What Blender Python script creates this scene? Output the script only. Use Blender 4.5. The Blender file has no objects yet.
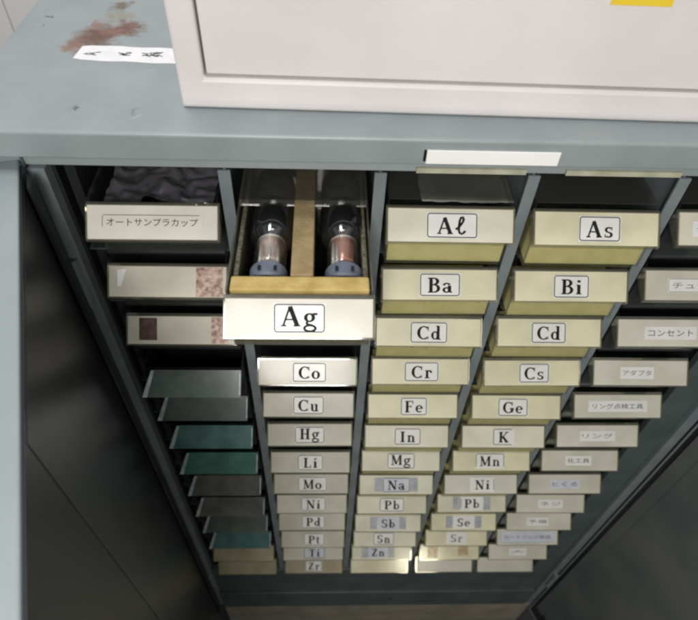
import bpy, bmesh, math, random
from mathutils import Vector, Matrix
random.seed(7)
S = bpy.context.scene
COL = S.collection

# ------------------------------------------------------------------ camera
PIT, YAW, ROLL = 0.8494, 0.0582, 0.0525
cam = bpy.data.cameras.new('camera'); co = bpy.data.objects.new('camera', cam); COL.objects.link(co)
fwd = Vector((math.sin(YAW)*math.cos(PIT), math.cos(YAW)*math.cos(PIT), -math.sin(PIT)))
rgt = Vector((math.cos(YAW), -math.sin(YAW), 0)); up = rgt.cross(fwd)
r2 = math.cos(ROLL)*rgt + math.sin(ROLL)*up; u2 = -math.sin(ROLL)*rgt + math.cos(ROLL)*up
m = Matrix((r2, u2, -fwd)).transposed().to_4x4(); m.translation = Vector((0.19, -0.3802, 0.3076))
co.matrix_world = m
cam.sensor_width = 36; cam.lens = 36*598/698; cam.clip_start = 0.01; cam.clip_end = 50
cam.dof.use_dof = True; cam.dof.focus_distance = 0.52; cam.dof.aperture_fstop = 9
S.camera = co

# ------------------------------------------------------------------ world, lamps, exposure
w = bpy.data.worlds.new('World'); S.world = w; w.use_nodes = True
bg = w.node_tree.nodes['Background']; bg.inputs[0].default_value = (0.75, 0.85, 1.0, 1); bg.inputs[1].default_value = 0.17

def lamp(name, loc, target, sx, sy, power, col):
    l = bpy.data.lights.new(name, 'AREA'); l.shape = 'RECTANGLE'; l.size = sx; l.size_y = sy
    l.energy = power; l.color = col
    o = bpy.data.objects.new(name, l); COL.objects.link(o); o.location = loc
    o.rotation_euler = (Vector(target)-Vector(loc)).to_track_quat('-Z', 'Y').to_euler()
    return o
lamp('ceiling_lamp', (-0.10, 0.10, 1.45), (0.15, 0.05, 0.0), 0.5, 0.22, 10, (1.0, 0.98, 0.97))
lamp('room_lamp', (0.10, -1.02, 0.66), (0.34, 0.0, -0.05), 0.36, 0.26, 10.8, (1.0, 0.96, 0.90))
lamp('window_lamp', (0.585, -1.49, -0.25), (0.40, 0.0, -0.6), 0.155, 0.13, 2.5, (1.0, 0.92, 0.66))
S.view_settings.view_transform = 'Standard'; S.view_settings.look = 'None'
S.view_settings.exposure = 0.14; S.view_settings.gamma = 1.0
S.render.engine = 'CYCLES'
S.cycles.pixel_filter_type = 'BLACKMAN_HARRIS'; S.cycles.filter_width = 2.4
S.cycles.transparent_max_bounces = 16

# ------------------------------------------------------------------ materials
def lin(c):
    return tuple((x/12.92 if x <= .04045 else ((x+.055)/1.055)**2.4) for x in c)
MATS = {}
def newmat(name):
    mt = bpy.data.materials.new(name); mt.use_nodes = True
    nt = mt.node_tree; b = nt.nodes['Principled BSDF']
    return mt, nt, b
def noise_col(nt, b, c1, c2, scale, detail=4, lo=.35, hi=.65, coord='Object', bump=0, bscale=None):
    tc = nt.nodes.new('ShaderNodeTexCoord')
    n = nt.nodes.new('ShaderNodeTexNoise'); n.inputs['Scale'].default_value = scale; n.inputs['Detail'].default_value = detail
    oi = nt.nodes.new('ShaderNodeObjectInfo'); off = nt.nodes.new('ShaderNodeVectorMath'); off.operation = 'MULTIPLY_ADD'
    off.inputs[1].default_value = (7.3, 5.1, 9.7)
    nt.links.new(oi.outputs['Location'], off.inputs[0]); nt.links.new(tc.outputs[coord], off.inputs[2])
    nt.links.new(off.outputs[0], n.inputs['Vector'])
    r = nt.nodes.new('ShaderNodeValToRGB'); r.color_ramp.elements[0].position = lo; r.color_ramp.elements[1].position = hi
    r.color_ramp.elements[0].color = (*c1, 1); r.color_ramp.elements[1].color = (*c2, 1)
    nt.links.new(n.outputs['Fac'], r.inputs[0]); nt.links.new(r.outputs[0], b.inputs['Base Color'])
    if bump:
        n2 = nt.nodes.new('ShaderNodeTexNoise'); n2.inputs['Scale'].default_value = bscale or scale*5; n2.inputs['Detail'].default_value = 3
        nt.links.new(tc.outputs[coord], n2.inputs['Vector'])
        bp = nt.nodes.new('ShaderNodeBump'); bp.inputs['Strength'].default_value = bump; bp.inputs['Distance'].default_value = .001
        nt.links.new(n2.outputs['Fac'], bp.inputs['Height']); nt.links.new(bp.outputs[0], b.inputs['Normal'])
    return tc, r
def simple(name, c1, c2, scale=40, rough=.5, coat=0, metal=0, bump=0, bscale=None, coord='Object'):
    if name in MATS: return MATS[name]
    mt, nt, b = newmat(name)
    noise_col(nt, b, c1, c2, scale, bump=bump, bscale=bscale, coord=coord)
    b.inputs['Roughness'].default_value = rough; b.inputs['Metallic'].default_value = metal
    if coat:
        b.inputs['Coat Weight'].default_value = coat; b.inputs['Coat Roughness'].default_value = .13
    MATS[name] = mt; return mt
def clear(name, tint=(1, 1, 1), body=.10, bodycol=(.6, .62, .6), rough=.06, gl=.10, fm=.8):
    mt = bpy.data.materials.new(name); mt.use_nodes = True; nt = mt.node_tree; nt.nodes.clear()
    out = nt.nodes.new('ShaderNodeOutputMaterial')
    tr = nt.nodes.new('ShaderNodeBsdfTransparent'); tr.inputs[0].default_value = (*tint, 1)
    di = nt.nodes.new('ShaderNodeBsdfDiffuse')
    tc = nt.nodes.new('ShaderNodeTexCoord'); n = nt.nodes.new('ShaderNodeTexNoise'); n.inputs['Scale'].default_value = 60
    nt.links.new(tc.outputs['Object'], n.inputs['Vector'])
    r = nt.nodes.new('ShaderNodeValToRGB'); r.color_ramp.elements[0].color = (*[x*.7 for x in bodycol], 1); r.color_ramp.elements[1].color = (*bodycol, 1)
    nt.links.new(n.outputs['Fac'], r.inputs[0]); nt.links.new(r.outputs[0], di.inputs[0])
    gs = nt.nodes.new('ShaderNodeBsdfGlossy'); gs.inputs['Roughness'].default_value = rough
    m1 = nt.nodes.new('ShaderNodeMixShader'); m1.inputs[0].default_value = body
    nt.links.new(tr.outputs[0], m1.inputs[1]); nt.links.new(di.outputs[0], m1.inputs[2])
    fr = nt.nodes.new('ShaderNodeFresnel'); fr.inputs[0].default_value = 1.49
    ma = nt.nodes.new('ShaderNodeMath'); ma.operation = 'MULTIPLY_ADD'; ma.inputs[1].default_value = fm; ma.inputs[2].default_value = gl*.3
    nt.links.new(fr.outputs[0], ma.inputs[0])
    m2 = nt.nodes.new('ShaderNodeMixShader'); nt.links.new(ma.outputs[0], m2.inputs[0])
    nt.links.new(m1.outputs[0], m2.inputs[1]); nt.links.new(gs.outputs[0], m2.inputs[2])
    nt.links.new(m2.outputs[0], out.inputs[0])
    return mt

def paint_top():
    """grey green enamel with rust patches and stains at fixed places of the cabinet top"""
    mt, nt, b = newmat('worn_enamel_top')
    tc, r = noise_col(nt, b, (.245, .288, .300), (.295, .335, .345), 22, detail=9, lo=.3, hi=.7, bump=.12, bscale=260)
    b.inputs['Roughness'].default_value = .42
    last = r.outputs[0]
    sep = nt.nodes.new('ShaderNodeSeparateXYZ')
    nz = nt.nodes.new('ShaderNodeTexNoise'); nz.inputs['Scale'].default_value = 85; nz.inputs['Detail'].default_value = 8; nz.inputs['Roughness'].default_value = .68
    nt.links.new(tc.outputs['Object'], nz.inputs['Vector'])
    sub = nt.nodes.new('ShaderNodeVectorMath'); sub.operation = 'SUBTRACT'; sub.inputs[1].default_value = (.5, .5, .5)
    nt.links.new(nz.outputs['Color'], sub.inputs[0])
    sc = nt.nodes.new('ShaderNodeVectorMath'); sc.operation = 'SCALE'; sc.inputs['Scale'].default_value = .040
    nt.links.new(sub.outputs[0], sc.inputs[0])
    ad = nt.nodes.new('ShaderNodeVectorMath'); ad.operation = 'ADD'
    nt.links.new(tc.outputs['Object'], ad.inputs[0]); nt.links.new(sc.outputs[0], ad.inputs[1])
    fine = nt.nodes.new('ShaderNodeTexNoise'); fine.inputs['Scale'].default_value = 260; fine.inputs['Detail'].default_value = 5; fine.inputs['Roughness'].default_value = .7
    nt.links.new(tc.outputs['Object'], fine.inputs['Vector'])
    spots = [  # x, y, rx, ry, colour, softness, strength
        (-.004, .128, .019, .024, (.125, .055, .038), .9, .98), (-.018, .112, .010, .013, (.22, .115, .08), .9, .9),
        (.018, .145, .013, .014, (.12, .055, .04), .9, .98), (.009, .136, .011, .010, (.20, .10, .075), .9, .9),
        (-.010, .150, .007, .008, (.24, .13, .10), .9, .7),
        (.005, .166, .012, .011, (.25, .23, .155), .9, .75), (.001, .188, .011, .010, (.12, .085, .055), .9, .85),
        (-.056, .1436, .0022, .0022, (.05, .05, .05), .4, 1), (-.0555, .1636, .0022, .0022, (.05, .05, .05), .4, 1),
        (.0066, .0138, .0026, .003, (.07, .07, .07), .5, .9), (.050, .012, .003, .002, (.14, .17, .17), .6, .8),
        (.017, .152, .006, .006, (.20, .10, .07), .7, .6)]
    rs = random.Random(12)
    for k in range(12):
        spots.append((rs.uniform(-.07, .08), rs.uniform(-.01, .19), rs.uniform(.0012, .005), rs.uniform(.0008, .002), rs.choice([(.12, .14, .14), (.40, .44, .45), (.16, .15, .14)]), .9, rs.uniform(.3, .6)))
    for x, y, rx, ry, c, soft, st in spots:
        s1 = nt.nodes.new('ShaderNodeVectorMath'); s1.operation = 'SUBTRACT'; s1.inputs[1].default_value = (x, y, 0)
        nt.links.new(ad.outputs[0], s1.inputs[0])
        s2 = nt.nodes.new('ShaderNodeVectorMath'); s2.operation = 'MULTIPLY'; s2.inputs[1].default_value = (1/rx, 1/ry, 0)
        nt.links.new(s1.outputs[0], s2.inputs[0])
        ln = nt.nodes.new('ShaderNodeVectorMath'); ln.operation = 'LENGTH'; nt.links.new(s2.outputs[0], ln.inputs[0])
        mr = nt.nodes.new('ShaderNodeMapRange'); mr.inputs['From Min'].default_value = 1+soft*.3; mr.inputs['From Max'].default_value = 1-soft*.6
        mr.inputs['To Max'].default_value = st
        nt.links.new(ln.outputs['Value'], mr.inputs['Value'])
        mx = nt.nodes.new('ShaderNodeMix'); mx.data_type = 'RGBA'
        nt.links.new(mr.outputs[0], mx.inputs['Factor']); nt.links.new(last, mx.inputs['A'])
        vr = nt.nodes.new('ShaderNodeMix'); vr.data_type = 'RGBA'
        vr.inputs['A'].default_value = (*[k*.45 for k in c], 1); vr.inputs['B'].default_value = (*[min(1, k*1.55) for k in c], 1)
        nt.links.new(fine.outputs['Fac'], vr.inputs['Factor']); nt.links.new(vr.outputs['Result'], mx.inputs['B'])
        last = mx.outputs['Result']
    nt.links.new(last, b.inputs['Base Color'])
    return mt
M_top = paint_top()
M_paint = simple('grey_green_enamel', (.25, .290, .303), (.285, .325, .338), 14, .4, bump=.1, bscale=250)
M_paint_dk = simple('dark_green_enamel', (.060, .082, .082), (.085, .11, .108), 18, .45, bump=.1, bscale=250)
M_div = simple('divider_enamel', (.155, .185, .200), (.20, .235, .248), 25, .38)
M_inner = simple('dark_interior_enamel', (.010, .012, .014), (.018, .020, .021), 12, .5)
M_doorin = simple('door_inside_shade', (.007, .010, .012), (.014, .018, .020), 7, .35, bump=.15, bscale=30)  # grey door paint with the shade put into its colour
M_pan = simple('shaded_door_pan', (.011, .014, .016), (.040, .043, .042), 7, .35, bump=.25, bscale=25)  # left door pan, mottled, darkened in colour for shade
M_panr = simple('shaded_door_pan_right', (.072, .086, .084), (.112, .122, .114), 9, .55, bump=.3, bscale=60)  # right door pan, paint colour darkened for shade
M_white = simple('white_enamel', (.70, .665, .665), (.76, .72, .72), 14, .38, bump=.08, bscale=200)
M_groove = simple('brown_gap', (.16, .09, .06), (.24, .14, .10), 30, .8)
M_wall = simple('white_wall_panel', (.86, .84, .82), (.90, .88, .86), 3, .5)
M_yellow = simple('yellow_paper', (.80, .56, .02), (.85, .62, .04), 30, .5)
M_ink = simple('black_ink', (.012, .012, .014), (.02, .02, .022), 200, .7)
M_ink.node_tree.nodes['Principled BSDF'].inputs['Specular IOR Level'].default_value = .12
M_bluei = simple('blue_black_ink', (.03, .035, .09), (.06, .06, .14), 200, .5)
M_fade = simple('faded_ink', (.10, .10, .10), (.20, .19, .18), 150, .5)
M_smudge = simple('smudged_ink', (.06, .06, .07), (.36, .36, .38), 420, .6)
M_blank = simple('white_plate', (.93, .93, .93), (.96, .96, .96), 20, .5)
M_tape = simple('white_tape', (.74, .74, .76), (.82, .82, .83), 60, .35)
M_foam = simple('yellow_foam', (.40, .29, .09), (.52, .39, .15), 90, .9, bump=.6, bscale=500)
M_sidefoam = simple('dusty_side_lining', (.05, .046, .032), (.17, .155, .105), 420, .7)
M_foamcell = simple('bright_yellow_foam', (.74, .67, .28), (.82, .75, .36), 90, .9, bump=.6, bscale=500)
M_foamstrip = simple('tan_foam_strip', (.26, .19, .09), (.36, .27, .14), 90, .9, bump=.6, bscale=500)
M_cards = [simple('card_cream', (.57, .545, .43), (.69, .665, .54), 22, .5, coat=.4),
           simple('card_yellowed', (.57, .54, .375), (.70, .665, .475), 22, .5, coat=.7),
           simple('card_grey', (.44, .42, .345), (.55, .53, .45), 22, .5, coat=.28),
           simple('card_white', (.55, .53, .465), (.61, .59, .52), 30, .5, coat=.15),
           simple('card_brown', (.27, .24, .15), (.38, .34, .23), 22, .5, coat=.4),
           simple('card_pale_grey', (.50, .48, .40), (.60, .58, .50), 22, .5, coat=.4)]
M_sticker = simple('sticker_paper', (.68, .68, .66), (.74, .74, .72), 60, .5, coat=.25)
M_stickerb = simple('sticker_paper_blue', (.50, .52, .60), (.58, .60, .66), 60, .5, coat=.4)
M_greytape = simple('greyed_tape', (.27, .29, .33), (.40, .42, .44), 90, .4, coat=.3)
M_brtape = simple('brown_old_tape', (.16, .055, .035), (.56, .40, .33), 210, .45, coat=.3)
M_tantape = simple('tan_old_tape', (.36, .25, .13), (.55, .42, .27), 180, .45, coat=.3)
M_dktape = simple('dark_brown_stain', (.035, .014, .012), (.10, .045, .04), 200, .45, coat=.3)
M_clear = clear('clear_plastic', (.985, .99, .98), .02, gl=.02, fm=.45)
M_veil = clear('veil_clear_lid', (.96, .96, .95), .05, (.5, .49, .45), rough=.16, gl=.12, fm=.5)  # diffuse body paints a pale veil of reflections over the top drawers
M_holder = clear('clear_label_holder', (.95, .94, .88), .13, (.5, .48, .36), gl=.10)
M_edge = simple('frosted_edge', (.30, .38, .42), (.48, .55, .58), 120, .2, coat=.5)
M_walls = clear('scuffed_clear_plastic', (.90, .89, .84), .22, (.34, .32, .25), gl=.2)
M_glass = clear('lamp_glass', (.94, .96, .97), .02, gl=.45, rough=.03)
M_black = simple('black_glass', (.006, .006, .008), (.012, .012, .014), 40, .15, coat=.3)
M_base = simple('blue_grey_cap', (.11, .13, .17), (.16, .18, .22), 60, .45)
M_copper = simple('copper_cup', (.55, .20, .12), (.75, .40, .30), 60, .3, metal=.3)
M_pale = simple('pale_cup', (.62, .40, .30), (.84, .70, .60), 90, .3, metal=.2)
M_steel = simple('bright_electrode', (.70, .64, .56), (.85, .80, .74), 60, .25, metal=.2)
M_film = clear('crumpled_film', (.60, .58, .64), .42, (.22, .21, .24), rough=.10, gl=.7)
M_reflect = simple('pale_reflection', (.20, .205, .18), (.36, .365, .33), 20, .6)  # pale tone stands for a reflection above the A l card
M_floor = simple('dark_floor', (.03, .03, .032), (.06, .058, .055), 6, .7)
M_litstrip = simple('pale_lit_strip', (.36, .36, .27), (.50, .50, .38), 60, .5)  # tone of the lit band under the lip
M_plinth = simple('brown_board', (.20, .18, .145), (.30, .27, .22), 14, .6)
EMPTY = {n: simple('empty_'+n, a, b_, 50, .25, coat=.35) for n, a, b_ in (
    ('olive', (0.066, 0.092, 0.084), (0.105, 0.128, 0.112)), ('teal', (0.058, 0.136, 0.136), (0.088, 0.192, 0.184)),
    ('green', (0.042, 0.131, 0.109), (0.064, 0.176, 0.144)), ('grey', (0.075, 0.085, 0.078), (0.120, 0.122, 0.108)),
    ('khaki', (0.168, 0.160, 0.104), (0.240, 0.224, 0.152)))}

# ------------------------------------------------------------------ mesh helpers
def box(bm, x0, x1, y0, y1, z0, z1, mi=0):
    v = [bm.verts.new((x, y, z)) for x in (x0, x1) for y in (y0, y1) for z in (z0, z1)]
    for f in ((0, 1, 3, 2), (4, 6, 7, 5), (0, 4, 5, 1), (2, 3, 7, 6), (0, 2, 6, 4), (1, 5, 7, 3)):
        bm.faces.new([v[i] for i in f]).material_index = mi
def prism(bm, prof, x0, x1, mi=0):
    """profile of (y,z) extruded along x"""
    a = [bm.verts.new((x0, y, z)) for y, z in prof]; b = [bm.verts.new((x1, y, z)) for y, z in prof]
    n = len(prof)
    for i in range(n):
        bm.faces.new((a[i], a[(i+1) % n], b[(i+1) % n], b[i])).material_index = mi
    bm.faces.new(a[::-1]).material_index = mi; bm.faces.new(b).material_index = mi
def lathe(bm, prof, c, seg=24, mi=0):
    """profile of (y, r) turned about the y axis through c"""
    rings = []
    for y, r in prof:
        rings.append([bm.verts.new((c[0]+r*math.cos(2*math.pi*k/seg), c[1]+y, c[2]+r*math.sin(2*math.pi*k/seg))) for k in range(seg)])
    for a, b in zip(rings, rings[1:]):
        for k in range(seg):
            bm.faces.new((a[k], a[(k+1) % seg], b[(k+1) % seg], b[k])).material_index = mi
    bm.faces.new(rings[0]).material_index = mi; bm.faces.new(rings[-1][::-1]).material_index = mi
def finish(name, bm, mats, parent=None, bevel=0, smooth=False):
    bmesh.ops.recalc_face_normals(bm, faces=bm.faces)
    me = bpy.data.meshes.new(name); bm.to_mesh(me); bm.free()
    for mt in (mats if isinstance(mats, (list, tuple)) else [mats]): me.materials.append(mt)
    if smooth:
        for p in me.polygons: p.use_smooth = True
    o = bpy.data.objects.new(name, me); COL.objects.link(o)
    if parent: o.parent = parent
    if bevel:
        b = o.modifiers.new('bevel', 'BEVEL'); b.width = bevel; b.segments = 2; b.limit_method = 'ANGLE'
    return o
def bx(name, dims, mat, parent=None, bevel=0):
    bm = bmesh.new(); box(bm, *dims); return finish(name, bm, mat, parent, bevel)
def tag(o, label=None, cat=None, group=None, kind=None):
    if label: o['label'] = label
    if cat: o['category'] = cat
    if group: o['group'] = group
    if kind: o['kind'] = kind
    return o
def thing(name, loc, label, cat, group=None, rz=0):
    o = bpy.data.objects.new(name, None); COL.objects.link(o); o.location = loc; o.rotation_euler = (0, 0, rz)
    o.empty_display_size = .02
    return tag(o, label, cat, group)

# ------------------------------------------------------------------ setting
ZF = -1.24
tag(bx('floor', (-3, 4, -3, .56, ZF-.05, ZF), M_floor), kind='structure')
bm = bmesh.new()
for x0, x1 in ((-2.0, -.8865), (-.8835, -.2955), (-.2925, .2955), (.2985, .8865), (.8895, 2.6)):
    box(bm, x0, x1, .56, .59, ZF, 2.0)
box(bm, -2.0, 2.6, .566, .60, ZF, 2.0)
wl = finish('panelled_wall', bm, M_wall, bevel=.001)
tag(wl, 'white panelled wall with vertical seams behind the grey cabinet', 'wall')

# ------------------------------------------------------------------ cabinet
W, CW, CH, H, T = .12, .1025, .0274, .0679, .8021
cab = thing('drawer_cabinet', (.28, .2, ZF),
            'tall grey green steel cabinet with rusty top, doors open on five drawer columns', 'cabinet')
def cpart(name, dims, mat, bevel=0, parent=None):
    o = bx(name, dims, mat, None, bevel); o.parent = parent or cab
    o.matrix_parent_inverse = Matrix.Translation(-Vector((.28, .2, ZF)))
    return o
def cbm(name, bm, mats, bevel=0, smooth=False):
    o = finish(name, bm, mats, None, bevel, smooth); o.parent = cab
    o.matrix_parent_inverse = Matrix.Translation(-Vector((.28, .2, ZF))); return o
XL, XR = -.0746, .69
bm = bmesh.new()
prism(bm, [(-.0165, .0535), (-.0165, .0735), (-.0150, .075), (.45, .075), (.45, .062), (-.004, .062), (-.004, .0535)], XL, XR)
cbm('top_panel', bm, M_top, bevel=.0012)
cpart('header_rail', (-.036, .645, .002, .012, .0345, .0615), M_paint, .0006)
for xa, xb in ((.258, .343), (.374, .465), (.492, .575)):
    cpart('header_lit_strip', (xa, xb, -.0005, .0018, .0348, .0392), M_litstrip)  # added strips, the header's lit band put into colour
cpart('side_panel', (XL, XL+.004, .0, .45, ZF+.05, .0615), M_paint)
cpart('side_panel', (XR-.004, XR, .0, .45, ZF+.05, .0615), M_paint)
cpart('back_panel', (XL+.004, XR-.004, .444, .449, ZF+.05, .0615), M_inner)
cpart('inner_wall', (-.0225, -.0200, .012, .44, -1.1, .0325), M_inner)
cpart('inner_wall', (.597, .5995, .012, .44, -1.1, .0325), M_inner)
cpart('stile', (XL+.0045, -.0365, -.002, .006, -1.12, .0525), M_paint, .0008)
cpart('stile', (.6455, XR-.0045, -.002, .006, -1.12, .0525), M_paint, .0008)
cpart('jamb', (-.0355, -.0225, -.001, .012, -1.09, .0328), M_div, .0008)
cpart('jamb', (.5955, .6325, .001, .010, -1.09, .0328), M_paint_dk, .0008)
cpart('jamb', (.6335, .6440, -.006, .010, -1.09, .0328), M_div, .0008)
for k in range(4):
    xc = W*k + .11125
    bm = bmesh.new(); box(bm, xc-.0048, xc+.0048, .001, .0035, -.868, .0325); box(bm, xc-.001, xc+.001, .0035, .22, -.868, .0325)
    cbm('divider', bm, M_div, .0004)
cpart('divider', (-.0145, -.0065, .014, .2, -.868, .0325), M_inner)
for r in range(13):
    z = -r*H - .0605
    cpart('shelf', (-.019, .5965, .013, .21, z-.0012, z), M_paint_dk)
bm = bmesh.new()
box(bm, -.0220, .5950, -.001, .012, -1.00, -.872); box(bm, -.0220, .6320, -.006, .012, -1.095, -1.001)
cbm('bottom_rail', bm, M_paint_dk, .0012)
bm = bmesh.new(); lathe(bm, [(-.0008, .004), (.003, .004)], (.3316, -.0062, -1.047)); cbm('bolt_hole', bm, M_black)
cpart('plinth', (-.024, .648, -.004, .44, ZF, -1.102), M_plinth, .002)
# nameplate on the front edge
bm = bmesh.new()
a0 = Vector((.2608, .0658)); a1 = Vector((.3589, .0536+.0))
box(bm, .2608, .357, -.0176, -.0166, .0552, .0664)
o = cbm('nameplate', bm, M_blank, .0002); o['label'] = 'blank white plate on the front edge'
bm = bmesh.new(); box(bm, .2586, .2604, -.0180, -.0166, .0575, .0664); cbm('nameplate_border', bm, M_black)

# doors: an Empty is not needed, each door is a mesh in cabinet space, rotated about its hinge
def door(hx, hy, ang, L, thick, ztop, mat_out, mat_in, side, panw):
    root = bpy.data.objects.new('door', None)
    # local: x along the door from the hinge, y = thickness away from the inner face (inner face at y=0)
    bm = bmesh.new()
    s = side
    box(bm, 0, L, *sorted((0, s*thick)), -1.12, ztop)
    d = finish('door', bm, [mat_out], None, .0015)
    d.location = (hx, hy, 0); d.rotation_euler = (0, 0, ang)
    d.parent = cab; d.matrix_parent_inverse = Matrix.Translation(-Vector((.28, .2, ZF)))
    bpy.data.objects.remove(root)
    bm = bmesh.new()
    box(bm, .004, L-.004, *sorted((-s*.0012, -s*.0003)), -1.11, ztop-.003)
    p = finish('door_shade_sheet', bm, mat_in, d)  # dark sheet, shade on the grey inner face put into colour
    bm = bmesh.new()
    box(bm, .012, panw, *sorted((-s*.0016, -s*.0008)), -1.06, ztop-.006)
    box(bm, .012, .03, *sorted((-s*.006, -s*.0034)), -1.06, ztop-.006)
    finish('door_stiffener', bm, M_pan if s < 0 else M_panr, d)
    for z in (-.12, -.95):
        bm = bmesh.new()
        n = 12
        va = [bm.verts.new((.0+.005*math.cos(2*math.pi*i/n), -s*.006+.005*math.sin(2*math.pi*i/n), z)) for i in range(n)]
        vb = [bm.verts.new((v.co.x, v.co.y, z+.06)) for v in va]
        for i in range(n): bm.faces.new((va[i], va[(i+1) % n], vb[(i+1) % n], vb[i]))
        bm.faces.new(va[::-1]); bm.faces.new(vb)
        finish('hinge', bm, M_div, d)
    return d
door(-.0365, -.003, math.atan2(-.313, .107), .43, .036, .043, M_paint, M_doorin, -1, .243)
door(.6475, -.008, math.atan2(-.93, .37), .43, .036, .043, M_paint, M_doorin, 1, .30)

# ------------------------------------------------------------------ stroke font (roman letters with serifs)
class Glyph:
    def __init__(self): self.q = []; self.w = .6
    def poly(self, pts): self.q.append(pts)
    def L(self, x0, y0, x1, y1, w):
        w *= 1.22; dx, dy = x1-x0, y1-y0; l = math.hypot(dx, dy); nx, ny = -dy/l*w/2, dx/l*w/2
        self.poly([(x0+nx, y0+ny), (x1+nx, y1+ny), (x1-nx, y1-ny), (x0-nx, y0-ny)])
    def V(self, x, y0, y1, w=.17): self.L(x, y0, x, y1, w)
    def Hh(self, x0, x1, y, w=.065): self.L(x0, y, x1, y, w)
    def A(self, cx, cy, rx, ry, a0, a1, wv=.17, wh=.07):
        n = max(6, int(abs(a1-a0)/14)); pts = []
        for i in range(n+1):
            a = math.radians(a0+(a1-a0)*i/n); c, s = math.cos(a), math.sin(a)
            t = 1.2*(wh+(wv-wh)*c*c)/2
            pts.append(((cx+(rx+t)*c, cy+(ry+t)*s), (cx+(rx-t)*c, cy+(ry-t)*s)))
        for p, q in zip(pts, pts[1:]): self.poly([p[0], q[0], q[1], p[1]])
    def P(self, pts, w):
        for a, b in zip(pts, pts[1:]): self.L(*a, *b, w)
GL = {}
def glyph(ch, w):
    g = Glyph(); g.w = w; GL[ch] = g; return g
g = glyph('A', .86); g.L(.1, 0, .40, 1, .075); g.L(.40, 1, .74, 0, .17); g.Hh(.2, .6, .34); g.Hh(0, .24, .03); g.Hh(.56, .88, .03)
g = glyph('g', .66); g.A(.28, .44, .17, .19, 0, 360, .14); g.A(.30, -.10, .25, .15, 0, 360, .10, .09); g.L(.18, .24, .14, .1, .09); g.L(.14, .1, .4, .05, .1); g.Hh(.42, .64, .62, .09)
g = glyph('l', .66); g.P([(.02, .28), (.2, .42), (.42, .75), (.46, .98), (.36, 1.05), (.25, .9), (.2, .5), (.2, .18), (.28, .02), (.42, .03), (.56, .2)], .11)
g = glyph('B', .76); g.V(.2, 0, 1); g.A(.36, .76, .24, .21, -90, 90); g.A(.38, .28, .28, .25, -90, 90); g.Hh(.02, .38, .97); g.Hh(.02, .4, .03); g.Hh(.2, .38, .53)
g = glyph('a', .6); g.V(.43, .06, .48); g.A(.26, .46, .18, .17, 20, 170, .14); g.A(.25, .18, .17, .15, 0, 360, .13); g.Hh(.42, .6, .04)
g = glyph('i', .38); g.V(.2, 0, .64); g.Hh(.03, .37, .03); g.Hh(.05, .2, .62); g.V(.2, .8, .96, .16)
g = glyph('C', .78); g.A(.44, .5, .34, .46, 48, 312, .18); g.V(.72, .66, .97, .06); g.V(.72, .04, .25, .05)
g = glyph('d', .64); g.V(.48, 0, 1.03, .15); g.A(.27, .31, .18, .27, 0, 360, .14); g.Hh(.34, .5, 1.0); g.Hh(.46, .64, .03)
g = glyph('o', .62); g.A(.3, .32, .21, .29, 0, 360, .16)
g = glyph('r', .52); g.V(.2, 0, .64, .15); g.A(.36, .44, .15, .17, 20, 150, .1, .1); g.Hh(.03, .4, .03); g.Hh(.05, .2, .62); g.V(.48, .44, .6, .12)
g = glyph('s', .5); g.A(.25, .47, .15, .14, 40, 270, .12); g.A(.25, .17, .16, .14, -140, 90, .13); g.V(.42, .46, .64, .05); g.V(.06, .0, .2, .05)
g = glyph('u', .66); g.V(.16, .16, .62, .14); g.V(.48, 0, .62, .14); g.A(.32, .18, .16, .15, 180, 350, .14, .08); g.Hh(.02, .16, .62); g.Hh(.34, .48, .62); g.Hh(.46, .64, .03)
g = glyph('F', .7); g.V(.2, 0, 1); g.Hh(.02, .66, .97); g.Hh(.02, .4, .03); g.Hh(.2, .5, .52); g.V(.64, .74, .98, .06); g.V(.5, .42, .62, .05)
g = glyph('e', .6); g.A(.3, .32, .2, .28, 0, 315, .15); g.Hh(.12, .5, .34, .06)
g = glyph('H', .86); g.V(.2, 0, 1); g.V(.66, 0, 1); g.Hh(.02, .38, .97); g.Hh(.02, .38, .03); g.Hh(.48, .84, .97); g.Hh(.48, .84, .03); g.Hh(.2, .66, .5)
g = glyph('I', .44); g.V(.22, 0, 1); g.Hh(.03, .41, .97); g.Hh(.03, .41, .03)
g = glyph('n', .7); g.V(.18, 0, .64, .14); g.V(.52, 0, .44, .14); g.A(.35, .43, .17, .17, 0, 180, .14, .08); g.Hh(.03, .34, .03); g.Hh(.38, .68, .03); g.Hh(.04, .18, .62)
g = glyph('L', .7); g.V(.2, 0, 1); g.Hh(.02, .4, .97); g.Hh(.02, .64, .03); g.V(.64, 0, .28, .06)
g = glyph('M', .98); g.V(.14, 0, 1, .07); g.V(.82, 0, 1, .16); g.L(.16, 1, .46, .08, .15); g.L(.46, .08, .78, 1, .07); g.Hh(0, .28, .97); g.Hh(0, .28, .03); g.Hh(.66, .98, .03); g.Hh(.74, .98, .97)
g = glyph('N', .88); g.V(.16, 0, 1, .07); g.V(.72, 0, 1, .07); g.L(.16, .98, .72, .02, .17); g.Hh(.0, .24, .97); g.Hh(0, .32, .03); g.Hh(.56, .88, .97)
g = glyph('P', .72); g.V(.2, 0, 1); g.A(.36, .72, .26, .25, -90, 90); g.Hh(.02, .38, .97); g.Hh(.02, .4, .03); g.Hh(.2, .38, .46)
g = glyph('b', .64); g.V(.17, 0, 1.03, .15); g.A(.37, .31, .18, .27, 0, 360, .14); g.Hh(.02, .18, 1.0)
g = glyph('S', .64); g.A(.32, .73, .2, .23, 35, 270, .15); g.A(.32, .27, .21, .23, -145, 90, .16); g.V(.56, .7, .98, .05); g.V(.07, .02, .3, .05)
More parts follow.
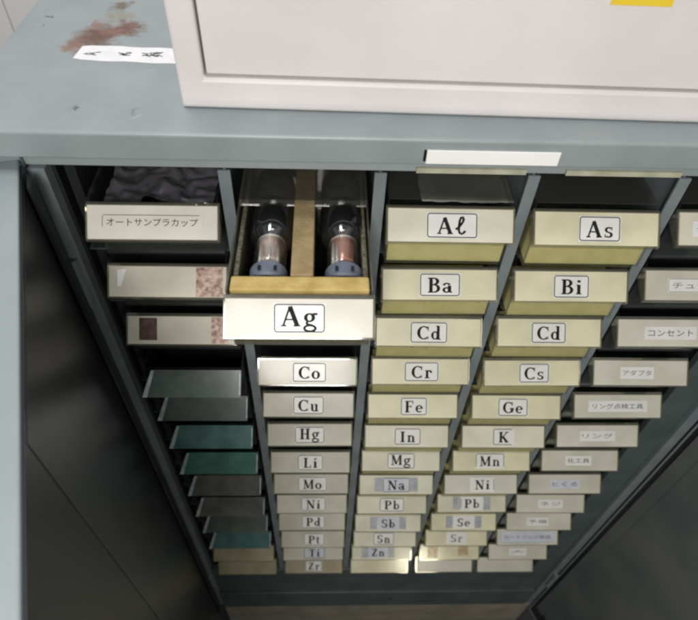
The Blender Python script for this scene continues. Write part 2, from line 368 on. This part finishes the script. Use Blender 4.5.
g = glyph('Z', .7); g.Hh(.08, .64, .96, .08); g.Hh(.04, .66, .04, .08); g.L(.56, .96, .12, .04, .17); g.V(.1, .74, .98, .05); g.V(.64, .02, .28, .05)
g = glyph('K', .84); g.V(.2, 0, 1); g.Hh(.02, .38, .97); g.Hh(.02, .38, .03); g.L(.24, .4, .7, .97, .07); g.L(.36, .56, .72, .03, .17); g.Hh(.54, .84, .97); g.Hh(.54, .86, .03)
g = glyph('G', .84); g.A(.44, .5, .34, .46, 48, 350, .18); g.V(.70, .08, .42, .15); g.Hh(.54, .84, .42); g.V(.72, .68, .97, .06)
g = glyph('T', .74); g.V(.37, 0, 1); g.Hh(.04, .7, .96); g.V(.06, .72, .98, .06); g.V(.68, .72, .98, .06); g.Hh(.2, .54, .03)
g = glyph('t', .44); g.V(.18, .08, .86, .14); g.Hh(.02, .4, .62); g.A(.3, .12, .12, .1, 180, 320, .12, .08)

CT, ST = math.cos(T), math.sin(T)
def face(u, v, off):
    """point of the slanted label face: u right, v down from its top edge, off above it"""
    return (u, -v*ST-off*CT, -v*CT+off*ST)
def fpoly(bm, pts, off, mi=0):
    # drop repeated corners and make the winding face outwards
    a = sum(p[0]*q[1]-q[0]*p[1] for p, q in zip(pts, pts[1:]+pts[:1]))
    if abs(a) < 1e-12: return
    if a > 0: pts = pts[::-1]
    try: f = bm.faces.new([bm.verts.new(face(u, v, off)) for u, v in pts]); f.material_index = mi
    except ValueError: pass
def text_serif(bm, s, uc, vc, cap, off, mi, track=.14, sx=1.12):
    wid = sum(GL[c].w for c in s)+track*(len(s)-1); u = uc-wid*cap*sx/2
    if 'g' in s: vc -= .0016
    for c in s:
        for q in GL[c].q: fpoly(bm, [(u+x*cap*sx, vc+cap/2-y*cap) for x, y in q], off+random.random()*.00004, mi)
        u += (GL[c].w+track)*cap*sx
JP = {}
def text_jp(bm, s, uc, vc, width, hgt, off, mi):
    if s not in JP:
        cu = bpy.data.curves.new('t', 'FONT'); cu.body = s; cu.resolution_u = 2
        o = bpy.data.objects.new('t', cu); COL.objects.link(o)
        dg = bpy.context.evaluated_depsgraph_get(); dg.update()
        me = bpy.data.meshes.new_from_object(o.evaluated_get(dg))
        vs = [v.co.copy() for v in me.vertices]; fs = [tuple(p.vertices) for p in me.polygons]
        bpy.data.objects.remove(o); bpy.data.curves.remove(cu); bpy.data.meshes.remove(me)
        JP[s] = (vs, fs)
    vs, fs = JP[s]
    if not vs: return
    x0 = min(v.x for v in vs); x1 = max(v.x for v in vs); y0 = min(v.y for v in vs); y1 = max(v.y for v in vs)
    nv = [bm.verts.new(face(uc+((v.x-x0)/(x1-x0)-.5)*width, vc-((v.y-y0)/(y1-y0)-.5)*hgt, off)) for v in vs]
    for f in fs:
        try: bm.faces.new([nv[i] for i in f]).material_index = mi
        except ValueError: pass
def slab(bm, u0, u1, v0, v1, o0, o1, mi=0, skew=0):
    p = [(u0, v0), (u1, v0+skew), (u1, v1+skew), (u0, v1)]
    a = [bm.verts.new(face(u, v, o0)) for u, v in p]; b = [bm.verts.new(face(u, v, o1)) for u, v in p]
    for i in range(4): bm.faces.new((a[i], a[(i+1) % 4], b[(i+1) % 4], b[i])).material_index = mi
    bm.faces.new(a).material_index = mi; bm.faces.new(b[::-1]).material_index = mi
def frame_lines(bm, u0, u1, v0, v1, off, mi, lw=.0008, r=.0022, sides='lrtb'):
    def ln(a, b, c, d): fpoly(bm, [(min(a, c), min(b, d)), (max(a, c), min(b, d)), (max(a, c), max(b, d)), (min(a, c), max(b, d))], off, mi)
    if 't' in sides: ln(u0+r, v0, u1-r, v0+lw)
    if 'b' in sides: ln(u0+r, v1-lw, u1-r, v1)
    if 'l' in sides: ln(u0, v0+r, u0+lw, v1-r)
    if 'r' in sides: ln(u1-lw, v0+r, u1, v1-r)
    for cu, cv, a0, need in ((u0+r, v0+r, 180, 'lt'), (u1-r, v0+r, 270, 'rt'), (u1-r, v1-r, 0, 'rb'), (u0+r, v1-r, 90, 'lb')):
        if not all(c in sides for c in need): continue
        for i in range(4):
            p = []
            for k, rr in ((i, r), (i+1, r), (i+1, r-lw), (i, r-lw)):
                a = math.radians(a0+k*22.5); p.append((cu+rr*math.cos(a), cv+rr*math.sin(a)))
            fpoly(bm, p, off, mi)

# ------------------------------------------------------------------ shared drawer meshes
def mesh_of(name, bm, mats):
    o = finish(name, bm, mats); me = o.data; bpy.data.objects.remove(o); return me
def tray_mesh():
    bm = bmesh.new(); t = .0014; D = .165; zb, zt = -.056, .005
    box(bm, 0, CW, .003, D, zb, zb+t); box(bm, 0, t, .003, D, zb+t+.0002, zt); box(bm, CW-t, CW, .003, D, zb+t+.0002, zt)
    box(bm, t+.0002, CW-t-.0002, D-t, D, zb+t+.0002, zt); box(bm, t+.0002, CW-t-.0002, .003, .003+t, zb+t+.0002, -.0035)
    return mesh_of('tray', bm, M_clear)
def holder_mesh():
    # wedge grip with a thin lip below and side ears
    bm = bmesh.new()
    f0 = face(0, -.0010, -.0003); f1 = face(0, CH+.0010, -.0003)
    prism(bm, [(.0028, f0[2]+.0004), f0[1:], f1[1:], (f1[1]+.0012, f1[2]-.0028), (.0028, -.0135)], -.0015, CW+.0015)
    slab(bm, -.0010, CW+.0010, -.0006, .0002, -.0002, .0010)
    slab(bm, -.0010, CW+.0010, CH-.0002, CH+.0008, -.0002, .0012)
    slab(bm, CW-.0004, CW+.0012, .0006, CH-.0004, -.0002, .0014)
    slab(bm, -.0012, .0004, .0006, CH-.0004, -.0002, .0014)
    return mesh_of('label_holder', bm, M_holder)
def empty_holder_mesh(mat):
    bm = bmesh.new()
    # trapezoid slanted tray without a card
    u0t, u0b, u1t, u1b = .0095, .0005, CW-.0005, CW-.0010
    a = [bm.verts.new(face(*p)) for p in ((u0t, .0015, .0), (u1t, .0015, .0), (u1b, CH+.0030, .0), (u0b, CH+.0030, .0))]
    b = [bm.verts.new((x, .0028, z)) for x, z in ((u0t, -.005), (u1t, -.005), (u1b, -.020), (u0b, -.020))]
    for i in range(4): bm.faces.new((a[i], a[(i+1) % 4], b[(i+1) % 4], b[i]))
    bm.faces.new(a); bm.faces.new(b[::-1])
    return mesh_of('label_holder', bm, mat)
def edge_mesh(left):
    bm = bmesh.new()
    def strip(p, h):
        a = [bm.verts.new(face(u, v, .0002)) for u, v in p]; b = [bm.verts.new(face(u, v, h)) for u, v in p]
        n = len(p)
        for i in range(n): bm.faces.new((a[i], a[(i+1) % n], b[(i+1) % n], b[i]))
        bm.faces.new(a); bm.faces.new(b[::-1])
    if left: strip([(.0098, .002), (.0130, .002), (.0056, CH+.0025), (.0008, CH+.0025)], .0018)
    else: strip([(CW-.0022, .004), (CW-.0008, .004), (CW-.0012, CH), (CW-.0026, CH)], .0010)
    return mesh_of('holder_edge', bm, M_edge)
def foam_mesh():
    bm = bmesh.new(); box(bm, .0022, CW-.0022, -.0088, .030, -.0500, -.0235); return mesh_of('foam_block', bm, M_foamcell)
ME_tray, ME_hold, ME_foam = tray_mesh(), holder_mesh(), foam_mesh()
ME_edges = [edge_mesh(True), edge_mesh(False)]
def foam_tray():
    # drawer body whose clear front bulges forward under the label
    bm = bmesh.new(); t = .0012; D = .165; zb, zt = -.056, .005
    box(bm, 0, CW, .003, D, zb, zb+t); box(bm, 0, t, .003, D, zb+t+.0002, zt); box(bm, CW-t, CW, .003, D, zb+t+.0002, zt)
    box(bm, t+.0002, CW-t-.0002, D-t, D, zb+t+.0002, zt)
    prism(bm, [(.0028, -.0520), (-.0102, -.0520), (-.0102, -.0225), (-.0090, -.0225), (-.0090, -.0508), (.0028, -.0508)], .0004, CW-.0004)
    return mesh_of('tray', bm, M_clear)
ME_trayfoam = foam_tray()
def dark_tray():
    bm = bmesh.new(); t = .0014; D = .165; zb, zt = -.056, -.004
    box(bm, 0, CW, .003, D, zb, zb+t); box(bm, 0, t, .003, D, zb+t+.0002, zt); box(bm, CW-t, CW, .003, D, zb+t+.0002, zt)
    box(bm, t+.0002, CW-t-.0002, D-t, D, zb+t+.0002, zt); box(bm, t+.0002, CW-t-.0002, .003, .003+t, zb+t+.0002, zt)
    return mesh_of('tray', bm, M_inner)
ME_traydk = dark_tray()
ME_empty = {k: empty_holder_mesh(v) for k, v in EMPTY.items()}
CARD = {}
def card_mesh(i):
    if i not in CARD:
        bm = bmesh.new(); slab(bm, 0, CW, .0003, CH-.0003, .0003, .0009); CARD[i] = mesh_of('label_card', bm, M_cards[i])
    return CARD[i]
def link(name, me, parent):
    o = bpy.data.objects.new(name, me); COL.objects.link(o); o.parent = parent; return o
GROUP = 'small drawers in the grey cabinet'
def drawer(c, r, label, card=0, pull=0.0, foam=False, tray=True):
    d = thing('lamp_drawer', (c*W+random.uniform(-.0006, .0006), -pull+random.uniform(-.0018, .0012) if not pull else -pull, -r*H),
              label, 'drawer', GROUP, rz=random.uniform(-.006, .006))
    if tray: link('tray', ME_trayfoam if foam else ME_tray, d)
    if foam: link('foam_block', ME_foam, d)
    if r == 0 and c and not pull:
        bm = bmesh.new(); box(bm, .0008, CW-.0008, .004, .15, .0056, .0064); finish('veil_lid', bm, M_veil, d)  # lid added for the pale reflection veil
    link('label_holder', ME_hold, d)
    cd = link('label_card', card_mesh(card), d)
    return d, cd
def sticker_roman(cd, s, uc=.5, wfrac=.36, tapeback=False, cap=.0132, ink=None, blue=False, sides='lrtb', faint=False, mat=None):
    u = uc*CW; hw = wfrac*CW/2; v0, v1 = .0032, .0242
    if tapeback:
        bm = bmesh.new(); slab(bm, u-hw-.011, u+hw+.011, v0+.0005, v1-.0008, .00105, .0013, skew=random.uniform(-.0006, .0006))
        finish('tape_backing', bm, M_greytape, cd)
    bm = bmesh.new(); sk = random.uniform(-.0003, .0003)
    slab(bm, u-hw, u+hw, v0, v1, .00135, .0016, 0, sk)
    if sides: frame_lines(bm, u-hw+.0006, u+hw-.0006, v0+.0006, v1-.0006, .00172, 1, sides=sides)
    text_serif(bm, s, u, (v0+v1)/2+.0003, cap, .00175, 1)
    finish('label_sticker', bm, [mat or (M_stickerb if blue else M_sticker), ink or M_ink], cd)
def sticker_jp(cd, s, uc=.5, wfrac=.5, tw=None, th=.0062, ink=None, frame=False, mat=None, hh=.0065):
    u = uc*CW; hw = wfrac*CW/2; vc = .0136
    bm = bmesh.new(); slab(bm, u-hw, u+hw, vc-hh, vc+hh, .00105, .0013, 0, random.uniform(-.0004, .0004))
    if frame: frame_lines(bm, u-hw+.0006, u+hw-.0006, vc-hh+.0004, vc+hh-.0004, .00142, 1, lw=.0004, sides=frame)
    text_jp(bm, s, u, vc, (tw or wfrac*.86)*CW, th, .00145, 1)
    finish('label_sticker', bm, [mat or M_sticker, ink or M_fade], cd)

# column of element drawers: row, letters, centre, sticker width, card tone, options
C2 = [(3, 'Co', .52, .35, 2, {}), (4, 'Cu', .50, .35, 2, {}), (5, 'Hg', .50, .36, 2, {}), (6, 'Li', .50, .33, 2, {}),
      (7, 'Mo', .52, .40, 2, {}), (8, 'Ni', .52, .36, 2, {}), (9, 'Pd', .52, .36, 2, {}), (10, 'Pt', .52, .34, 2, {}),
      (11, 'Ti', .52, .36, 2, dict(blue=True)), (12, 'Zr', .5, .3, 4, {})]
C3 = [(0, 'Al', .51, .41, 0, {}), (1, 'Ba', .50, .36, 1, {}), (2, 'Cd', .50, .36, 1, {}), (3, 'Cr', .51, .36, 1, {}),
      (4, 'Fe', .51, .30, 1, {}), (5, 'In', .51, .32, 0, {}), (6, 'Mg', .50, .36, 0, {}), (7, 'Na', .50, .38, 0, dict(tapeback=True, blue=True)),
      (8, 'Pb', .50, .36, 0, {}), (9, 'Sb', .5, .34, 0, dict(tapeback=True, blue=True, sides='')), (10, 'Sn', .48, .34, 0, {}),
      (11, 'Zn', .44, .34, 0, dict(tapeback=True, blue=True, sides=''))]
C4 = [(0, 'As', .52, .34, 1, {}), (1, 'Bi', .50, .32, 1, {}), (2, 'Cd', .49, .34, 1, {}), (3, 'Cs', .52, .32, 1, {}),
      (4, 'Ge', .46, .34, 1, {}), (5, 'K', .50, .26, 0, dict(sides='ltb')), (6, 'Mn', .48, .38, 1, dict(sides='ltr')),
      (7, 'Ni', .52, .34, 3, dict(sides='r')), (8, 'Pb', .50, .34, 0, dict(tapeback=True, sides='l')), (9, 'Se', .5, .34, 1, dict(tapeback=True, sides='')),
      (10, 'Sr', .5, .34, 1, dict(ink=M_fade, sides=''))]
LABEL = {(1, 8): 'clear drawer with cream card lettered Ni under the Mo drawer', (3, 7): 'clear drawer with whiter card lettered Ni under the Mn drawer',
         (2, 2): 'clear drawer with yellowed card lettered Cd between the Ba and Cr drawers', (3, 2): 'clear drawer with yellowed card lettered Cd between the Bi and Cs drawers',
         (2, 8): 'clear drawer with plain Pb sticker between the Na and Sb drawers', (3, 8): 'clear drawer with Pb sticker on grey tape between the Ni and Se drawers'}
for c, rows in ((1, C2), (2, C3), (3, C4)):
    for r, s, uc, wf, card, op in rows:
        nm = 'script letters A l' if s == 'Al' else 'letters '+s
        lb = LABEL.get((c, r)) or 'clear plastic drawer with card bearing the printed %s' % nm
        d, cd = drawer(c, r, lb, card, foam=(c >= 2))
        if s == 'K':
            bm_s = s
        sticker_roman(cd, s, uc, wf, **op)
# bottom blanks
d, cd = drawer(2, 12, 'blank carded drawer at the bottom below the Zn drawer', 1, foam=True)
d, cd = drawer(3, 11, 'blank drawer with two brown tape stains below the Sr drawer', 1, foam=True)
bm = bmesh.new(); slab(bm, .012, .030, .003, .024, .00105, .0013); finish('tape_mark', bm, M_tantape, cd)
bm = bmesh.new(); slab(bm, .066, .084, .003, .020, .00105, .0013, 0, .001); finish('tape_mark', bm, M_tantape, cd)
d, cd = drawer(3, 12, 'shiny blank carded drawer at the bottom below the tape stained drawer', 3, foam=True)

# right-hand column with Japanese stickers
C5 = [(0, 'チップ', .36, .5, 0, 'cream carded drawer cut off at the right edge beside the As drawer', {}),
      (1, 'チューブ類', .52, .64, 5, 'grey carded drawer with framed Japanese sticker right of the Bi drawer', dict(frame='lrtb')),
      (2, 'コンセント', .52, .52, 5, 'grey carded drawer with small faint Japanese sticker right of the Cd drawer', dict(ink=M_bluei)),
      (3, 'アダプタ', .46, .36, 5, 'grey carded drawer with faint four letter Japanese sticker right of the Cs drawer', {}),
      (4, 'リング点検工具', .50, .68, 5, 'grey carded drawer with long blue inked Japanese sticker right of the Ge drawer', dict(ink=M_bluei)),
      (5, 'リング', .5, .44, 5, 'grey carded drawer with short Japanese sticker right of the K drawer', {}),
      (6, '化工具', .48, .34, 5, 'grey carded drawer with small dark Japanese characters right of the Mn drawer', dict(ink=M_ink)),
      (7, 'とくる', .5, .42, 5, 'grey carded drawer with purple inked Japanese sticker right of the whiter Ni drawer', dict(ink=M_bluei, mat=M_stickerb)),
      (8, 'ネジ', .5, .36, 5, 'grey carded drawer with two letter Japanese sticker right of the taped Pb drawer', {}),
      (9, '予備', .48, .34, 5, 'grey carded drawer with two character Japanese sticker right of the Se drawer', {}),
      (10, 'カートリッジ部品', .5, .9, 5, 'drawer whose card is covered by a wide bluish Japanese sticker', dict(frame='lb', mat=M_stickerb, hh=.010, ink=M_bluei)),
      (11, '大', .5, .3, 5, 'grey carded drawer with one faint character below the wide bluish sticker', {})]
for r, s, uc, wf, card, lb, op in C5:
    d, cd = drawer(4, r, lb, card)
    sticker_jp(cd, s, uc, wf, **op)
d, cd = drawer(4, 12, 'blank grey carded drawer lowest in the Japanese labelled column', 5)
d.location.x -= .006

# left-hand column
d, cd = drawer(0, 0, 'drawer with long framed Japanese sticker on a white card at top left', 3)
sticker_jp(cd, 'オートサンプラカップ', .50, .78, tw=.70, th=.0062, frame='lt', mat=M_cards[3], ink=M_ink, hh=.0062)
d, cd = drawer(0, 1, 'unlettered carded drawer with reddish mottled tape at its right end', 2)
bm = bmesh.new(); slab(bm, CW*.74, CW*.97, .0008, CH-.0008, .00105, .0013); finish('tape_mark', bm, M_brtape, cd)
bm = bmesh.new(); fpoly(bm, [(.0075, .004), (.0150, .0025), (.0105, .018), (.0075, .018)], .00105); finish('tape_scrap', bm, M_tape, cd)
d, cd = drawer(0, 2, 'unlettered carded drawer with dark red stain at its left end', 2)
bm = bmesh.new(); slab(bm, .011, .028, .002, CH-.004, .00105, .0013); finish('stain_mark', bm, M_dktape, cd)
bm = bmesh.new(); slab(bm, CW*.78, CW*.94, .0008, CH-.0008, .00105, .0013); finish('tape_mark', bm, M_brtape, cd)
tone = {3: 'olive', 4: 'olive', 5: 'teal', 6: 'green', 7: 'grey', 8: 'grey', 9: 'olive', 10: 'teal'}
adj = {'olive': 'olive grey', 'teal': 'dark teal', 'green': 'dark green', 'grey': 'dark grey'}
nb = {3: 'Co', 4: 'Cu', 5: 'Hg', 6: 'Li', 7: 'Mo', 8: 'Ni', 9: 'Pd', 10: 'Pt'}
nxt = {8: 'the Ni drawer below Mo', 10: 'the drawer below Pd'}
for r in range(3, 11):
    d = thing('lamp_drawer', (random.uniform(-.0006, .0006), -.014 if r == 3 else random.uniform(-.002, .001), -r*H),
              '%s drawer without a card, left of %s' % (adj[tone[r]], nxt.get(r, 'the %s drawer' % nb[r])), 'drawer', GROUP)
    link('tray', ME_traydk, d); h = link('label_holder', ME_empty[tone[r]], d); [link('holder_edge', e, h) for e in ME_edges]
for r, lb in ((11, 'khaki carded drawer without writing, left of the Ti drawer'), (12, 'khaki carded drawer without writing, lowest in the left column')):
    d, cd = drawer(0, r, lb, 4)

# ------------------------------------------------------------------ pulled-out Ag drawer
ag, cd = drawer(1, 0, 'clear drawer lettered Ag, pulled out and holding two lamps on yellow foam', 3, pull=.1, tray=True)
sticker_roman(cd, 'Ag', .50, .355, cap=.0138)
agt = [c for c in ag.children if c.name.startswith('tray')][0]
agt.data = agt.data.copy(); agt.data.materials[0] = M_walls
bm = bmesh.new(); box(bm, .0008, CW-.0008, .100, .165, .0062, .0070); box(bm, .0008, CW-.0008, .0985, .0998, .0015, .0070)
finish('veil_lid', bm, M_veil, ag)  # added rear lid with the same painted veil of reflections
bm = bmesh.new()
box(bm, .0022, CW-.0022, .0050, .0190, -.054, .0030)
finish('foam_front', bm, M_foam, ag, .0015)
bm = bmesh.new(); box(bm, .0440, .0605, .0195, .15, -.054, .0030); finish('foam_divider', bm, M_foamstrip, ag, .0012)
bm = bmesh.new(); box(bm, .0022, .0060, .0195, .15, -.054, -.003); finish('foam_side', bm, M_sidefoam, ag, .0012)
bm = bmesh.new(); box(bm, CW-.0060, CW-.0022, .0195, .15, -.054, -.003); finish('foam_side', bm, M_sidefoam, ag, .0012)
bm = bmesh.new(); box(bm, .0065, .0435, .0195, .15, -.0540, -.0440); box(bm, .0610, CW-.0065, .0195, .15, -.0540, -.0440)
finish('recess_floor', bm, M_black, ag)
def hc_lamp(x, label, cup):
    t = thing('discharge_lamp', (x, -.0765, -.0125), label, 'lamp', 'lamps lying in the pulled out drawer')
    bm = bmesh.new(); lathe(bm, [(0, .0118), (.0012, .0138), (.0125, .0142), (.0135, .0130)], (0, 0, 0), 32)
    b = finish('cap', bm, M_base, t, smooth=False)
    bm = bmesh.new()
    for k in range(6):
        a = k*math.pi/3; lathe(bm, [(-.006, .0008), (-.0002, .0008)], (.0085*math.cos(a), 0, .0085*math.sin(a)), 8)
    finish('pin', bm, M_steel, b)
    bm = bmesh.new()
    for dx in (-.0055, .006):
        box(bm, dx-.0012, dx+.0012, .0030, .0070, .0139, .0146)
    finish('cap_mark', bm, M_black, b)
    bm = bmesh.new(); lathe(bm, [(.0140, .0118), (.018, .0126), (.042, .0126), (.048, .0168), (.055, .0178), (.122, .0178), (.130, .0150), (.134, .009)], (0, 0, 0), 36)
    finish('glass_tube', bm, M_glass, t, smooth=True)
    bm = bmesh.new(); lathe(bm, [(.0145, .0080), (.030, .0084), (.038, .0108), (.044, .0104)], (0, 0, 0), 20)
    c = finish('electrode_cup', bm, M_pale if cup else M_copper, t, smooth=True)
    bm = bmesh.new()
    for dx in ((-.0068, .0000, .0066) if cup else (-.0080, -.0050)):
        lathe(bm, [(.0145, .0016), (.040, .0015)], (dx, 0, .0080 if abs(dx) < .006 else .0062), 8)
    lathe(bm, [(.0442, .0112), (.0456, .0112)], (0, 0, 0), 20)
    finish('electrode_rod', bm, M_steel, c, smooth=True)
    bm = bmesh.new(); lathe(bm, [(.0470, .0140), (.053, .0164), (.086, .0164)], (0, 0, 0), 28)
    finish('dark_shield', bm, M_black, t, smooth=True)
    bm = bmesh.new(); lathe(bm, [(.092, .0090), (.098, .0148), (.118, .0155), (.124, .0110)], (0, 0, 0), 28)
    finish('end_window_glint', bm, M_steel, t, smooth=True)  # pale colour stands in for reflections at the lamp's far end
    return t
hc_lamp(.1470, 'left lamp in the pulled out drawer, bright rods above its grey cap', True)
hc_lamp(.2030, 'right lamp in the pulled out drawer, red copper cup above its grey cap', False)

# film and an added reflection sheet in the top row
def crumple(name, x0, x1, y0, y1, z, amp, mat, label, cat, seed):
    rr = random.Random(seed); nx, ny = 26, 18; bm = bmesh.new()
    from mathutils import noise as mn
    def hz(i, j):
        p = Vector((i*.11+seed, j*.42+.05*i, 0)); return amp*(1.5*abs(mn.noise(p))+.9*abs(mn.noise(p*2.7))-.9)
    jx, jy = (x1-x0)/nx, (y1-y0)/ny
    vs = [[bm.verts.new((x0+jx*(i+rr.uniform(-.35, .35)), y0+jy*(j+rr.uniform(-.35, .35))+.004*math.sin(i*.37+seed)*(amp > .002), z+hz(i, j))) for j in range(ny+1)] for i in range(nx+1)]
    for i in range(nx):
        for j in range(ny): bm.faces.new((vs[i][j], vs[i+1][j], vs[i+1][j+1], vs[i][j+1]))
    o = finish(name, bm, mat); s = o.modifiers.new('solid', 'SOLIDIFY'); s.thickness = .0008; o.modifiers.new('subdiv', 'SUBSURF')
    tag(o, label, cat); return o
crumple('plastic_film', .006, .097, .012, .09, -.004, .009, M_film, 'crumpled dark plastic film in the drawer at top left', 'film', 3)
crumple('reflection_sheet', .268, .345, .012, .07, -.002, .0004, M_reflect, 'pale paper added for a reflection in the drawer lettered A l', 'sheet', 5)  # added sheet, imitates a pale reflection in the drawer

# ------------------------------------------------------------------ white case on the top
case = thing('white_case', (.0854, .0170, .0756), 'white steel case with recessed front panel standing on the grey cabinet', 'case', rz=math.radians(-1.03))
CWd, CHt, CDp = .50, .22, .30
bm = bmesh.new()
oc = [(0, 0), (CWd, 0), (CWd, CHt), (0, CHt)]; ic = [(.0185, .0225), (CWd-.0185, .0225), (CWd-.0185, CHt-.02), (.0185, CHt-.02)]
V4 = [[bm.verts.new((x, y, z)) for x, z in q] for q, y in ((oc, 0), (ic, 0), (ic, .012), (oc, .012))]
for a, b in zip(V4, V4[1:]+V4[:1]):
    for i in range(4): bm.faces.new((a[i], a[(i+1) % 4], b[(i+1) % 4], b[i]))
finish('frame', bm, M_white, case, .0022)
bm = bmesh.new(); box(bm, .0006, CWd-.0006, .0122, CDp, .0006, CHt-.0006); finish('shell', bm, M_white, case, .002)
bm = bmesh.new(); box(bm, .0186, CWd-.0186, .0095, .0120, .0226, CHt-.0201); finish('gap', bm, M_groove, case)
bm = bmesh.new(); box(bm, .0198, CWd-.0198, .0030, .0094, .0242, CHt-.022); pn = finish('front_panel', bm, M_white, case, .0015)
bm = bmesh.new(); box(bm, .2840, .3235, .0022, .0029, .0800, .115); finish('yellow_sticker', bm, M_yellow, pn)

# white tape with scribbles on the cabinet top
bm = bmesh.new()
n = 14
for i in range(n):
    a0, a1 = i/n, (i+1)/n
    def P(t, s):
        x = -.0125+t*.098; yc = .0975-t*.0035
        hw = .0125*(1 if .06 < t < .97 else .82)+.0006*math.sin(t*17+s*3)
        return (x+(.002 if s > 0 else 0), yc+s*hw, .0752)
    q = [P(a0, -1), P(a1, -1), P(a1, 1), P(a0, 1)]
    v = [bm.verts.new(p) for p in q]+[bm.verts.new((p[0], p[1], .0757)) for p in q]
    for f in ((3, 2, 1, 0), (4, 5, 6, 7), (0, 1, 5, 4), (2, 3, 7, 6)): bm.faces.new([v[k] for k in f])
    if i == 0: bm.faces.new((v[3], v[0], v[4], v[7]))
tp = finish('tape_strip', bm, M_tape)
tag(tp, 'white tape strip with dark smudged marks below the rust patch', 'tape')
bm = bmesh.new(); rr = random.Random(4)
for cx, n_, sz in ((-.001, 3, .0035), (.0035, 3, .003), (.026, 7, .0036), (.043, 4, .004), (.050, 6, .004), (.054, 6, .003)):
    for k in range(n_):
        x = cx+rr.uniform(-.003, .003); y = .0960+rr.uniform(-.003, .003); a = rr.uniform(-.6, .6); l = rr.uniform(.4, 1)*sz
        dx, dy = math.cos(a)*l, math.sin(a)*l; w_ = .0007
        bm.faces.new([bm.verts.new(p) for p in ((x-dx, y-dy-w_, .07585), (x+dx, y+dy-w_, .07585), (x+dx, y+dy+w_, .07585), (x-dx, y-dy+w_, .07585))])
finish('scribble', bm, M_smudge, tp)
